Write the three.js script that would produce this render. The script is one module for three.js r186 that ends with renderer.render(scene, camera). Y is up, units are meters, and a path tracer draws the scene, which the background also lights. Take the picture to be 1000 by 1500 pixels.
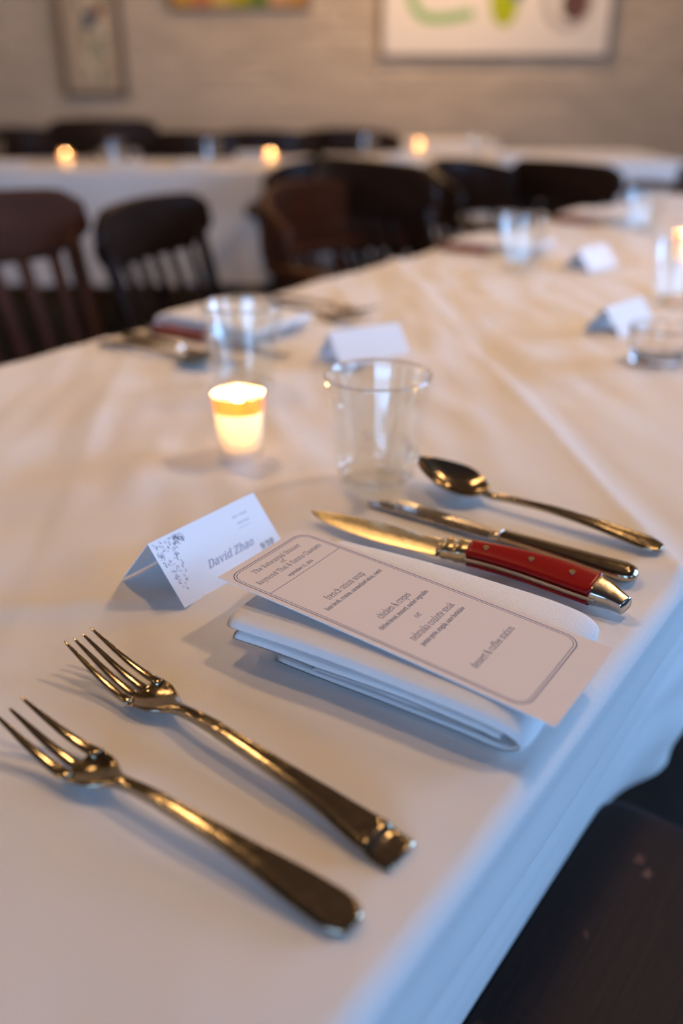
import * as THREE from 'three';
import { RoundedBoxGeometry } from 'three/addons/geometries/RoundedBoxGeometry.js';
import { ImprovedNoise } from 'three/addons/math/ImprovedNoise.js';
import { mergeGeometries } from 'three/addons/utils/BufferGeometryUtils.js';
import { RectAreaLightUniformsLib } from 'three/addons/lights/RectAreaLightUniformsLib.js';

RectAreaLightUniformsLib.init();
const scene = new THREE.Scene();
const V = (x, y, z) => new THREE.Vector3(x, y, z);
const lin = (r, g, b) => new THREE.Color().setRGB(r, g, b);

// ---------------------------------------------------------------- camera, sky, large lights, exposure
const camera = new THREE.PerspectiveCamera(60.74, 1000 / 1500, 0.02, 60);
camera.position.set(0, 1.035, 0);
camera.rotation.x = -Math.atan(620 / 1280);
camera.focus = 0.5;
camera.userData.fStop = 2.5;
scene.add(camera);

const renderer = new THREE.WebGLRenderer({ antialias: true });
renderer.toneMapping = THREE.LinearToneMapping;
renderer.toneMappingExposure = 0.295;
renderer.shadowMap.enabled = true;

const DAY = lin(0.3, 0.58, 1.06);
scene.background = DAY.clone().multiplyScalar(6);
// windows: [centre x, y, z, width, height, turned towards the room by this yaw, strength]
const WINDOWS = [
  { wall: 'right', c: [3.4, 1.35, 1.45], w: 1.8, h: 1.4, L: 20 },
  { wall: 'right', c: [3.4, 1.35, -1.7], w: 1.8, h: 1.4, L: 62 },
  { wall: 'front', c: [-0.8, 1.3, 2.6], w: 2.4, h: 1.3, L: 23 },
];
for (const o of WINDOWS) {
  const l = new THREE.RectAreaLight(DAY, o.L, o.w - 0.1, o.h - 0.1);
  l.name = 'window_daylight';
  if (o.wall === 'right') { l.position.set(o.c[0] - 0.03, o.c[1], o.c[2]); scene.add(l); l.lookAt(o.c[0] - 5, o.c[1], o.c[2]); }
  else { l.position.set(o.c[0], o.c[1], o.c[2] - 0.03); scene.add(l); l.lookAt(o.c[0], o.c[1], o.c[2] - 5); }
}
const LAMP = { color: lin(1.0, 0.62, 0.3) };
const PENDANTS = [[0.85, 2.1, -1.2, 6.2], [-0.35, 2.1, -1.3, 3.8], [-1.9, 2.5, -1.2, 1.2], [1.2, 2.5, -2.8, 4], [-1.9, 2.6, -3.6, 2.5], [0.7, 2.3, -5.5, 11], [-0.4, 2.6, -4.6, 4.5]];   // x, y, z, candela
const CANDLE_CD = 0.8;

// ---------------------------------------------------------------- helpers
let seed = 7;
const rnd = () => { seed = (seed * 1664525 + 1013904223) >>> 0; return seed / 4294967296; };
const perlin = new ImprovedNoise();
const noise = (x, y, z = 0.5) => perlin.noise(x, y, z);
const smooth = (a, b, x) => { const t = Math.min(1, Math.max(0, (x - a) / (b - a))); return t * t * (3 - 2 * t); };
const mix = (a, b, t) => a + (b - a) * t;
const curve = (pts) => (u) => {             // smooth interpolation through [u, value] pairs
  if (u <= pts[0][0]) return pts[0][1];
  for (let i = 1; i < pts.length; i++) if (u <= pts[i][0]) {
    const [a, va] = pts[i - 1], [b, vb] = pts[i], t = (u - a) / (b - a);
    const m0 = i > 1 ? (vb - pts[i - 2][1]) / (b - pts[i - 2][0]) : (vb - va) / (b - a);
    const m1 = i < pts.length - 1 ? (pts[i + 1][1] - va) / (pts[i + 1][0] - a) : (vb - va) / (b - a);
    const h = b - a, t2 = t * t, t3 = t2 * t;
    return (2 * t3 - 3 * t2 + 1) * va + (t3 - 2 * t2 + t) * h * m0 + (3 * t2 - 2 * t3) * vb + (t3 - t2) * h * m1;
  }
  return pts[pts.length - 1][1];
};
const used = {};
function numbered(name) {
  used[name] = (used[name] ?? -1) + 1;
  return used[name] ? name + '_' + String(used[name]).padStart(3, '0') : name;
}
function tag(o, label, category, group) {
  o.userData = { label, category };
  if (group) o.userData.group = group;
  return o;
}
function thing(name, label, category, group) {
  const o = new THREE.Group();
  o.name = numbered(name);
  scene.add(o);
  return tag(o, label, category, group);
}
function part(name, geometry, material, parent, label) {
  const m = new THREE.Mesh(geometry, material);
  m.name = name;
  m.castShadow = m.receiveShadow = true;
  if (label) m.userData.label = label;
  parent.add(m);
  return m;
}
function single(name, geometry, material, label, category, group) {
  const m = part(numbered(name), geometry, material, scene);
  return tag(m, label, category, group);
}
function struct(name, geometry, material, parent = scene) {
  const m = part(name, geometry, material, parent);
  m.userData.kind = 'structure';
  return m;
}
function copy(o, label, group) {
  const c = o.clone();
  c.name = numbered(o.name.replace(/_\d{3}$/, ''));
  c.traverse((p) => { if (p.isMesh) { p.castShadow = p.receiveShadow = true; } });
  c.userData = { ...o.userData }; c.scale.set(1, 1, 1);
  if (label) c.userData.label = label;
  if (group) c.userData.group = group;
  scene.add(c);
  return c;
}
// A solid swept along stations {p, w, h, c, n, rim, slab, side}: superellipse or slab cross-sections, closed at both ends.
function sweep(st, N = 24, opt = {}) {
  const pos = [], uv = [], idx = [];
  const up = V(0, 1, 0);
  let len = 0;
  const ring = [];
  if (opt.slab) {
    const M = opt.slab, E = 5;
    for (let k = 0; k <= M; k++) ring.push(['t', 1 - 2 * k / M]);
    for (let k = 1; k < E; k++) ring.push(['l', Math.PI / 2 + Math.PI * k / E]);
    for (let k = 0; k <= M; k++) ring.push(['b', -1 + 2 * k / M]);
    for (let k = 1; k < E; k++) ring.push(['r', -Math.PI / 2 + Math.PI * k / E]);
  } else for (let k = 0; k < N; k++) ring.push(['e', 2 * Math.PI * k / N]);
  const R = ring.length;
  st.forEach((s, i) => {
    const a = st[Math.max(0, i - 1)].p, b = st[Math.min(st.length - 1, i + 1)].p;
    const T = b.clone().sub(a).normalize();
    const S = s.side ? s.side.clone() : up.clone().cross(T).normalize();
    const U = T.clone().cross(S).normalize();
    if (i) len += s.p.distanceTo(st[i - 1].p);
    ring.forEach(([kind, a2], k) => {
      let x, y, ux, uy;
      if (kind === 'e') {
        const n = s.n ?? opt.n ?? 2;
        ux = Math.sign(Math.cos(a2)) * Math.pow(Math.abs(Math.cos(a2)), 2 / n);
        uy = Math.sign(Math.sin(a2)) * Math.pow(Math.abs(Math.sin(a2)), 2 / n);
        x = ux * s.w / 2; y = uy * s.h / 2;
      } else {
        const e = s.h / 2, half = s.w / 2 - e;
        if (kind === 't') { x = a2 * half; y = e; } else if (kind === 'b') { x = a2 * half; y = -e; } else { x = (kind === 'l' ? -half : half) + Math.cos(a2) * e; y = Math.sin(a2) * e; }
        ux = x / (s.w / 2); uy = y / e;
      }
      y += (s.c ?? 0) * ux * ux;
      if (s.rim && uy > 0) y += s.rim * Math.exp(-(((Math.abs(ux) - 0.78) / 0.1) ** 2));
      if (opt.bump) y += opt.bump(ux, i / (st.length - 1), uy);
      pos.push(s.p.x + S.x * x + U.x * y, s.p.y + S.y * x + U.y * y, s.p.z + S.z * x + U.z * y);
      uv.push(kind === 'e' ? k / R * (s.w + s.h) * 1.6 : x, len);
    });
  });
  for (let i = 0; i < st.length - 1; i++) for (let k = 0; k < R; k++) {
    const a = i * R + k, b = i * R + (k + 1) % R, c = a + R, d = b + R;
    idx.push(a, b, d, a, d, c);
  }
  for (const [i, flip] of [[0, 1], [st.length - 1, 0]]) {
    const c = pos.length / 3;
    let cx = 0, cy = 0, cz = 0;
    for (let k = 0; k < R; k++) { cx += pos[(i * R + k) * 3] / R; cy += pos[(i * R + k) * 3 + 1] / R; cz += pos[(i * R + k) * 3 + 2] / R; }
    pos.push(cx, cy, cz); uv.push(0, i ? len : 0);
    for (let k = 0; k < R; k++) { const a = i * R + k, b = i * R + (k + 1) % R; flip ? idx.push(c, b, a) : idx.push(c, a, b); }
  }
  const g = new THREE.BufferGeometry();
  g.setAttribute('position', new THREE.Float32BufferAttribute(pos, 3));
  g.setAttribute('uv', new THREE.Float32BufferAttribute(uv, 2));
  g.setIndex(idx);
  g.computeVertexNormals();
  return g;
}
const stations = (n, f) => Array.from({ length: n + 1 }, (_, i) => f(i / n));
// A closed solid of revolution; mod(angle, y, outer) scales the radius.
function revolve(profile, N, mod) {
  const pos = [], idx = [], uv = [];
  profile.forEach(([r, y, outer], i) => {
    for (let k = 0; k < N; k++) {
      const a = 2 * Math.PI * k / N, q = r * (mod ? mod(a, y, outer) : 1);
      pos.push(q * Math.cos(a), y, q * Math.sin(a)); uv.push(k / N * 0.2, y);
    }
  });
  for (let i = 0; i < profile.length - 1; i++) for (let k = 0; k < N; k++) {
    const a = i * N + k, b = i * N + (k + 1) % N, c = a + N, d = b + N;
    idx.push(a, d, b, a, c, d);
  }
  const g = new THREE.BufferGeometry();
  g.setAttribute('position', new THREE.Float32BufferAttribute(pos, 3));
  g.setAttribute('uv', new THREE.Float32BufferAttribute(uv, 2));
  g.setIndex(idx);
  g.computeVertexNormals();
  return g;
}
const box = (w, h, d, x = 0, y = 0, z = 0, r = 0) => {
  const g = r ? new RoundedBoxGeometry(w, h, d, 3, r) : new THREE.BoxGeometry(w, h, d);
  return g.translate(x, y, z);
};
function canvasTexture(w, h, draw, srgb = true) {
  const c = document.createElement('canvas');
  c.width = w; c.height = h;
  draw(c.getContext('2d'), w, h);
  const t = new THREE.CanvasTexture(c);
  if (srgb) t.colorSpace = THREE.SRGBColorSpace;
  t.wrapS = t.wrapT = THREE.RepeatWrapping;
  t.anisotropy = 8;
  return t;
}
function dataTexture(n, m, f, srgb = false) {
  const d = new Uint8Array(n * m * 4);
  for (let j = 0; j < m; j++) for (let i = 0; i < n; i++) {
    const v = f(i / n, j / m), o = (j * n + i) * 4;
    const [r, g, b] = Array.isArray(v) ? v : [v, v, v];
    d[o] = Math.max(0, Math.min(255, r * 255)); d[o + 1] = Math.max(0, Math.min(255, g * 255)); d[o + 2] = Math.max(0, Math.min(255, b * 255)); d[o + 3] = 255;
  }
  const t = new THREE.DataTexture(d, n, m);
  t.magFilter = THREE.LinearFilter; t.minFilter = THREE.LinearFilter;
  t.wrapS = t.wrapT = THREE.RepeatWrapping;
  if (srgb) t.colorSpace = THREE.SRGBColorSpace;
  t.needsUpdate = true;
  return t;
}
const tiled = (t, u, v) => { const c = t.clone(); c.repeat.set(u, v); c.needsUpdate = true; return c; };

// the long table's own axes: s runs along the near edge (away from the camera), t across from the near edge to the far one
const PHI = THREE.MathUtils.degToRad(53.8);
const TX = (s, t) => 0.0784 + 0.5906 * s - 0.807 * t, TZ = (s, t) => -0.3079 - 0.807 * s - 0.5906 * t;
const TOP = 0.75, DEPTH = 0.77;

// ---------------------------------------------------------------- materials
const weave = dataTexture(256, 256, (u, v) => {
  const a = Math.sin(u * Math.PI * 2 * 32), b = Math.sin(v * Math.PI * 2 * 32);
  return 0.5 + 0.22 * a * b + 0.28 * noise(u * 26, v * 26, 2.2) + 0.18 * noise(u * 70, v * 70, 8.1);
});
const M = {};
M.cloth = new THREE.MeshPhysicalMaterial({ color: lin(0.78, 0.755, 0.735), roughness: 0.92, sheen: 0.35, sheenRoughness: 0.6, sheenColor: lin(1, 1, 1), bumpMap: tiled(weave, 40, 40), bumpScale: 0.00025 });
M.napkin = new THREE.MeshPhysicalMaterial({ color: lin(0.84, 0.83, 0.825), roughness: 0.93, sheen: 0.4, sheenRoughness: 0.6, sheenColor: lin(1, 1, 1), bumpMap: tiled(weave, 36, 36), bumpScale: 0.0004 });
const scratch = dataTexture(256, 256, (u, v) => {
  const n = 0.5 + 0.5 * noise(u * 90, v * 14, 1.3), m = 0.5 + 0.5 * noise(u * 12, v * 12, 6.1);
  const w = 0.55 + 0.35 * (n - 0.5) + 0.5 * (m - 0.5);
  return w;
});
M.steel = new THREE.MeshPhysicalMaterial({ color: lin(0.46, 0.39, 0.28), metalness: 1, roughness: 0.21, roughnessMap: tiled(scratch, 30, 12), bumpMap: tiled(scratch, 60, 25), bumpScale: 0.00005 });
M.steelBright = new THREE.MeshPhysicalMaterial({ color: lin(0.62, 0.58, 0.52), metalness: 1, roughness: 0.3, roughnessMap: tiled(scratch, 20, 10) });
M.bronze = new THREE.MeshPhysicalMaterial({ color: lin(0.56, 0.48, 0.33), metalness: 1, roughness: 0.26 });
M.red = new THREE.MeshPhysicalMaterial({ color: lin(0.27, 0.004, 0.005), roughness: 0.24, specularIntensity: 0.7 });
M.paper = new THREE.MeshStandardMaterial({ color: lin(0.86, 0.86, 0.87), roughness: 0.85 });
M.glass = new THREE.MeshPhysicalMaterial({ color: lin(0.98, 0.99, 0.985), roughness: 0.02, transmission: 1, thickness: 0, ior: 1.75 });
M.glassSolid = new THREE.MeshPhysicalMaterial({ color: lin(1, 1, 1), roughness: 0.02, transmission: 1, thickness: 0.008, ior: 1.48 });
M.pane = new THREE.MeshPhysicalMaterial({ color: lin(0.97, 0.98, 0.98), roughness: 0.02, transmission: 1, thickness: 0, ior: 1.45 });
M.wax = new THREE.MeshPhysicalMaterial({ color: lin(0.95, 0.88, 0.76), roughness: 0.95, transmission: 0.5, thickness: 0 });
M.residue = new THREE.MeshPhysicalMaterial({ color: lin(0.24, 0.12, 0.04), roughness: 0.7, transmission: 0.95, thickness: 0 });
M.wick = new THREE.MeshStandardMaterial({ color: lin(0.03, 0.02, 0.015), roughness: 1 });
M.flame = new THREE.MeshStandardMaterial({ color: lin(0, 0, 0), emissive: lin(1, 0.62, 0.24), emissiveIntensity: 420, roughness: 1 });
const grain = dataTexture(256, 512, (u, v) => {
  const w = noise(u * 5, v * 1.2, 3.3), g = noise(u * 46 + w * 6, v * 3, 1.1), f = noise(u * 120, v * 10, 5.5);
  return 0.55 + 0.3 * g + 0.22 * f + 0.2 * w;
});
const tint = (a, b) => dataTexture(128, 256, (u, v) => {
  const w = noise(u * 4, v * 1.2, 3.3), g = noise(u * 34 + w * 6, v * 3, 1.1), k = Math.min(1, Math.max(0, 0.5 + 0.6 * g + 0.35 * w));
  return [0, 1, 2].map((c) => Math.pow(mix(a[c], b[c], k), 1 / 2.2));
}, true);
const darkWood = tint([0.009, 0.0045, 0.003], [0.024, 0.011, 0.006]), midWood = tint([0.03, 0.009, 0.004], [0.075, 0.024, 0.01]);
M.darkWood = new THREE.MeshPhysicalMaterial({ map: tiled(darkWood, 3, 1.5), roughness: 0.32, specularIntensity: 0.15, bumpMap: tiled(grain, 3, 1.5), bumpScale: 0.0003 });
M.midWood = new THREE.MeshPhysicalMaterial({ map: tiled(midWood, 3, 1.5), roughness: 0.5, specularIntensity: 0.12, bumpMap: tiled(grain, 3, 1.5), bumpScale: 0.0003 });
M.wall = new THREE.MeshStandardMaterial({ color: lin(0.54, 0.44, 0.32), roughness: 0.75 });
M.plaster = new THREE.MeshStandardMaterial({ color: lin(0.42, 0.34, 0.26), roughness: 0.9 });
M.ceiling = new THREE.MeshStandardMaterial({ color: lin(0.035, 0.022, 0.014), roughness: 0.8 });
M.floor = new THREE.MeshStandardMaterial({ map: tiled(darkWood, 5, 1.2), roughness: 0.5 });
M.white = new THREE.MeshStandardMaterial({ color: lin(0.7, 0.69, 0.66), roughness: 0.5 });
M.frame = new THREE.MeshStandardMaterial({ color: lin(0.13, 0.095, 0.06), roughness: 0.5 });
M.lampShade = new THREE.MeshStandardMaterial({ color: lin(0.05, 0.035, 0.025), metalness: 0.6, roughness: 0.45 });
M.bulb = new THREE.MeshStandardMaterial({ color: lin(0, 0, 0), emissive: lin(1.0, 0.6, 0.27), emissiveIntensity: 80, roughness: 1 });

// ---------------------------------------------------------------- the room
const X0 = -4.6, X1 = 3.4, Z0 = -6.5, Z1 = 2.6, H = 3.1, TH = 0.2;
struct('floor', box(X1 - X0 + 0.4, 0.1, Z1 - Z0 + 0.4, (X0 + X1) / 2, -0.05, (Z0 + Z1) / 2), M.floor);
struct('ceiling', box(X1 - X0 + 0.4, 0.1, Z1 - Z0 + 0.4, (X0 + X1) / 2, H + 0.05, (Z0 + Z1) / 2), M.ceiling);
struct('wall_left', box(TH, H, Z1 - Z0 + 0.4, X0 - TH / 2, H / 2, (Z0 + Z1) / 2), M.plaster);
const wallBack = struct('wall_back', box(X1 - X0, H, TH, (X0 + X1) / 2, H / 2, Z0 - TH / 2 - 0.006), M.wall);
{ // painted brick face: courses with recessed joints, too blurred in the photograph to pick apart singly
  const bw = 0.215, bh = 0.068, j = 0.011, shapes = [];
  const shape = new RoundedBoxGeometry(bw - j, bh - j, 0.02, 1, 0.003);
  const list = [];
  for (let r = 0; r * bh < H - 0.03; r++) for (let k = 0; ; k++) {
    const x = X0 + (r % 2 ? 0 : bw / 2) + k * bw;
    if (x > X1 - bw / 2) break;
    if (x < X0 + bw / 2) continue;
    list.push([x, r * bh + bh / 2, (rnd() - 0.5) * 0.004, (rnd() - 0.5) * 0.012]);
  }
  const im = new THREE.InstancedMesh(shape, M.wall, list.length), m4 = new THREE.Matrix4(), q = new THREE.Quaternion(), e = new THREE.Euler();
  list.forEach(([x, y, dz, rz], i) => {
    im.setMatrixAt(i, m4.compose(V(x, y, Z0 - 0.004 + dz), q.setFromEuler(e.set(rz * 0.6, rz, 0)), V(1, 1, 1)));
    const k = 0.9 + 0.2 * rnd();
    im.setColorAt(i, lin(k, k, k));
  });
  im.name = 'brick'; im.userData.kind = 'stuff'; im.castShadow = im.receiveShadow = true;
  wallBack.add(im);
}
function wallWithWindows(name, along, fixed, a0, a1, holes) {   // along: the axis it runs on
  const geos = [];
  const put = (u0, u1, y0, y1) => {
    if (u1 - u0 < 1e-3 || y1 - y0 < 1e-3) return;
    geos.push(along === 'z' ? box(TH, y1 - y0, u1 - u0, fixed + TH / 2, (y0 + y1) / 2, (u0 + u1) / 2) : box(u1 - u0, y1 - y0, TH, (u0 + u1) / 2, (y0 + y1) / 2, fixed + TH / 2));
  };
  let at = a0;
  for (const h of holes) {
    put(at, h.u - h.w / 2, 0, H);
    put(h.u - h.w / 2, h.u + h.w / 2, 0, h.y - h.h / 2);
    put(h.u - h.w / 2, h.u + h.w / 2, h.y + h.h / 2, H);
    at = h.u + h.w / 2;
  }
  put(at, a1, 0, H);
  struct(name, mergeGeometries(geos), M.plaster);
}
wallWithWindows('wall_right', 'z', X1, Z0 - 0.2, Z1 + 0.2, WINDOWS.filter((w) => w.wall === 'right').map((w) => ({ u: w.c[2], w: w.w, y: w.c[1], h: w.h })));
wallWithWindows('wall_front', 'x', Z1, X0, X1, WINDOWS.filter((w) => w.wall === 'front').map((w) => ({ u: w.c[0], w: w.w, y: w.c[1], h: w.h })));
WINDOWS.forEach((o, i) => {
  const g = new THREE.Group();
  g.name = 'window_' + (i + 1); g.userData.kind = 'structure';
  g.position.set(o.c[0], o.c[1], o.c[2]);
  if (o.wall === 'right') g.rotation.y = Math.PI / 2;
  scene.add(g);
  const f = 0.05;
  part('window_frame', mergeGeometries([box(o.w, f, 0.08, 0, o.h / 2 - f / 2, 0.1), box(o.w, f, 0.08, 0, -o.h / 2 + f / 2, 0.1), box(f, o.h - 2 * f, 0.08, -o.w / 2 + f / 2, 0, 0.1), box(f, o.h - 2 * f, 0.08, o.w / 2 - f / 2, 0, 0.1)]), M.white, g);
  part('mullion', box(0.035, o.h - 2 * f, 0.05, 0, 0, 0.1), M.white, g);
  part('mullion', box(o.w - 2 * f, 0.035, 0.048, 0, 0, 0.1), M.white, g);
  for (const sx of [-1, 1]) for (const sy of [-1, 1]) part('pane', box(o.w / 2 - f - 0.02, o.h / 2 - f - 0.02, 0.004, sx * (o.w / 4 - f / 2 + 0.008), sy * (o.h / 4 - f / 2 + 0.008), 0.1), M.pane, g);
});
PENDANTS.forEach((p, i) => {
  const g = thing('pendant_lamp', ['globe pendant lamp on the window side of the long front table', 'globe pendant lamp over the far edge of the long front table', 'globe pendant lamp hanging farthest to the left, level with the long front table', 'globe pendant lamp over the far part of the long front table', 'globe pendant lamp hanging before the rear left table', 'globe pendant lamp hanging nearest to the wide painting', 'globe pendant lamp hanging over the gap between the two rear tables'][i], 'lamp', 'pendant lamps under the ceiling');
  g.position.set(p[0], p[1], p[2]);
  part('cord', new THREE.CylinderGeometry(0.004, 0.004, H - p[1] - 0.107, 8).translate(0, (H - p[1] + 0.107) / 2, 0), M.lampShade, g);
  part('cap', revolve([[0.0001, 0.11, 1], [0.02, 0.108, 1], [0.036, 0.09, 1], [0.04, 0.077, 1], [0.0001, 0.077]].reverse(), 32), M.lampShade, g);
  part('globe_bulb', new THREE.SphereGeometry(0.085, 32, 20), M.bulb, g);
  const l = new THREE.PointLight(LAMP.color, p[3]);
  l.position.set(0, 0, 0); l.shadow.radius = 4; l.castShadow = true; l.name = 'pendant_bulb_light';
  g.add(l);
});

// ---------------------------------------------------------------- paintings on the brick wall
function painting(x0, x1, y0, y1, label, draw, fw = 0.03, mat = M.frame) {
  const g = thing('painting', label, 'painting');
  const w = x1 - x0, h = y1 - y0;
  g.position.set((x0 + x1) / 2, (y0 + y1) / 2, Z0 + 0.035);
  const t = canvasTexture(512, Math.round(512 * h / w), draw);
  part('canvas', box(w - 2 * fw, h - 2 * fw, 0.02, 0, 0, 0.0), new THREE.MeshStandardMaterial({ map: t, roughness: 0.85 }), g);
  for (const s of [-1, 1]) part('frame_rail', box(w, fw, 0.045, 0, s * (h / 2 - fw / 2), 0, 0.004), mat, g);
  for (const s of [-1, 1]) part('frame_stile', box(fw, h - 2 * fw, 0.045, s * (w / 2 - fw / 2), 0, 0, 0.004), mat, g);
  return g;
}
const blob = (c, x, y, rx, ry, col, a = 0) => { c.fillStyle = col; c.beginPath(); c.ellipse(x, y, rx, ry, a, 0, 7); c.fill(); };
painting(0.25, 1.75, 1.215, 2.3, 'wide pale abstract painting with green, lime and dark brown loops in a thin dark frame', (c, w, h) => {
  c.fillStyle = '#e6ddd0'; c.fillRect(0, 0, w, h);
  const k = w / 500, b = h;
  c.lineCap = 'round'; c.lineWidth = 20 * k; c.strokeStyle = '#86b26c';
  c.beginPath(); c.moveTo(58 * k, b - 200 * k); c.bezierCurveTo(50 * k, b - 60 * k, 80 * k, b - 60 * k, 190 * k, b - 80 * k); c.stroke();
  blob(c, 265 * k, b - 110 * k, 32 * k, 55 * k, '#a8b30c'); blob(c, 292 * k, b - 135 * k, 16 * k, 30 * k, '#46639a');
  c.lineWidth = 14 * k; c.strokeStyle = '#b7ada4'; c.beginPath(); c.ellipse(405 * k, b - 110 * k, 50 * k, 56 * k, 0, 0, 7); c.stroke();
  blob(c, 420 * k, b - 100 * k, 30 * k, 34 * k, '#5e4a42'); blob(c, 430 * k, b - 92 * k, 12 * k, 10 * k, '#7d3d35');
  blob(c, 130 * k, b - 190 * k, 60 * k, 18 * k, '#d9c75a');
}, 0.022);
painting(-1.84, -1.42, 0.985, 2.2, 'narrow tall painting in tan, blue and rust drips in a brown frame', (c, w, h) => {
  c.fillStyle = '#b3a086'; c.fillRect(0, 0, w, h);
  let q = 5; const r = () => (q = (q * 16807) % 2147483647) / 2147483647;
  for (let i = 0; i < 120; i++) blob(c, w * (0.3 + 0.5 * r()), h * (0.35 + 0.6 * r()), 12 + 34 * r(), 12 + 40 * r(), ['#c8b796', '#a89878', '#d4c6a8', '#8b8a70', '#bda98a'][i % 5]);
  blob(c, w * 0.5, h * 0.64, 60, 70, '#2f4c68'); blob(c, w * 0.68, h * 0.6, 45, 50, '#8a5236'); blob(c, w * 0.6, h * 0.78, 55, 50, '#8d9a80'); blob(c, w * 0.4, h * 0.85, 30, 40, '#e0d4b4');
  blob(c, w * 0.55, h * 0.5, 45, 60, '#d8c8a8');
}, 0.035);
painting(-1.1, -0.2, 1.49, 2.3, 'painting with yellow, orange and green stripes hung high between the two others', (c, w, h) => {
  c.fillStyle = '#c9a66b'; c.fillRect(0, 0, w, h);
  ['#cf9a3c', '#c47a4c', '#d8b45c', '#a8a018', '#5f7a2a', '#c79a70', '#b98a4a'].forEach((col, i) => { c.fillStyle = col; c.fillRect(i * w / 7, 0, w / 7 + 1, h); });
}, 0.022);

// ---------------------------------------------------------------- the long table in front, with its cloth
const CREASES = [   // [s, t, ds, dt, height, half width, length from, to]
  [0.8802, 0.5843, 0.7376, 0.6752, 0.0034, 0.0065, -9, 9],
  [0.3529, 0.6693, 0.7376, 0.6752, 0.0016, 0.008, -9, 9],
  [-0.0524, 0.316, 0.6752, -0.7376, 0.0026, 0.006, -9, 9],
  [0.7029, 0.7445, 0.8762, -0.482, 0.003, 0.012, -9, 9],
  [1.62, 0.5, 0.6752, -0.7376, 0.002, 0.009, -9, 9],
];
function clothTop(s, t) {
  let h = 0;
  for (const [s0, t0, ds, dt, a, w] of CREASES) {
    const d = (s - s0) * dt - (t - t0) * ds;
    h += a * Math.exp(-Math.abs(d) / w) - a * 0.5 * Math.exp(-(((d - 0.022) / 0.014) ** 2));
  }
  const far = smooth(0.2, 0.42, t + 0.25 * s), k = mix(0.0013, 0.0062, far);
  const u = s * 0.74 + t * 0.68, v = s * 0.68 - t * 0.74;
  h += k * (noise(u * 5, v * 17, 3.7) + 0.55 * noise(u * 11, v * 30, 9.2) + 0.5 * noise(s * 9, t * 9, 1.4));
  h += 0.00035 * noise(s * 45, t * 45, 4.4);
  return h;
}
const onCloth = (s, t) => TOP + clothTop(s, t);
{
  const hem = 0.315, sMin = -0.95, sMax = 3.6, S = [];
  for (let s = sMin; s < 1.25; s += 0.0065) S.push(s);
  for (let s = 1.25; s <= sMax; s += 0.025) S.push(s);
  const rows = [];   // [kind, value]
  for (let i = 0; i <= 44; i++) rows.push(['n', hem * (1 - i / 44)]);
  for (let i = 1; i < 8; i++) rows.push(['nr', i / 8]);
  for (let i = 0; i <= 104; i++) rows.push(['t', i / 104]);
  for (let i = 1; i < 7; i++) rows.push(['fr', i / 7]);
  for (let i = 0; i <= 14; i++) rows.push(['f', hem * i / 14]);
  const pos = [], uv = [], idx = [], r = 0.011;
  for (const s of S) {
    const chair = smooth(-0.34, -0.16, s) * (1 - smooth(0.75, 1.1, s));
    const seat = smooth(-0.25, -0.15, s) * (1 - smooth(0.34, 0.42, s));
    const lap = Math.exp(-(((s - 0.44) / 0.06) ** 2));
    let run = 0;
    rows.forEach(([kind, v], j) => {
      let t, y, edge = 0;
      if (kind === 'n' || kind === 'nr') {
        const a = kind === 'nr' ? v * Math.PI / 2 : 0, d = kind === 'n' ? v : 0;
        t = -r + (kind === 'nr' ? r * (1 - Math.cos(a)) + 0 : 0);
        y = kind === 'nr' ? TOP - r + r * Math.sin(a) : TOP - r - d;
        const k = smooth(0, 1, d / hem);
        const folds = 0.012 * Math.sin(s * 38 + 1.2 * Math.sin(s * 9)) + 0.009 * noise(s * 16, d * 3, 2.5);
        t += chair * 0.0625 * Math.pow(d / hem, 1.1) + folds * k * (0.35 + 0.65 * (1 - chair)) * (1 - seat) - lap * 0.03 * k - 0.02 * k * (1 - chair);
        t += 0.0042 * Math.sin(d * 78 + s * 7 + 2.6 * noise(s * 5, d * 4, 6.3)) * smooth(0, 0.05, d) * (1 - k * (0.4 + 0.6 * seat)) * chair;
        edge = kind === 'nr' ? smooth(0, 1, v) : 0;
        y += clothTop(s, 0) * edge;
      } else if (kind === 't') {
        t = v * DEPTH; y = TOP + clothTop(s, t);
      } else {
        const a = kind === 'fr' ? v * Math.PI / 2 : Math.PI / 2, d = kind === 'f' ? v : 0;
        t = DEPTH + r * Math.sin(a); y = TOP - r + r * Math.cos(a) - d + (kind === 'fr' ? clothTop(s, DEPTH) * (1 - v) : 0);
        t += 0.014 * smooth(0, 1, d / hem) * Math.sin(s * 31);
      }
      pos.push(TX(s, t), y, TZ(s, t));
      if (j) { const n = pos.length; run += Math.hypot(pos[n - 1] - pos[n - 4], pos[n - 2] - pos[n - 5], pos[n - 3] - pos[n - 6]); }
      uv.push(s, run);
    });
  }
  const R = rows.length;
  for (let i = 0; i < S.length - 1; i++) for (let j = 0; j < R - 1; j++) {
    const a = i * R + j, b = a + 1, c = a + R, d = c + 1;
    idx.push(a, c, d, a, d, b);
  }
  const g = new THREE.BufferGeometry();
  g.setAttribute('position', new THREE.Float32BufferAttribute(pos, 3));
  g.setAttribute('uv', new THREE.Float32BufferAttribute(uv, 2));
  g.setIndex(idx); g.computeVertexNormals();
  single('tablecloth', g, M.cloth, 'creased white tablecloth draped over the long table in the foreground', 'tablecloth');
}
function place(o, s, t, turn = 0, lift = 0, y = null) {
  o.position.set(TX(s, t), (y ?? onCloth(s, t)) + lift, TZ(s, t));
  o.rotation.y = PHI + turn;
  return o;
}
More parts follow.
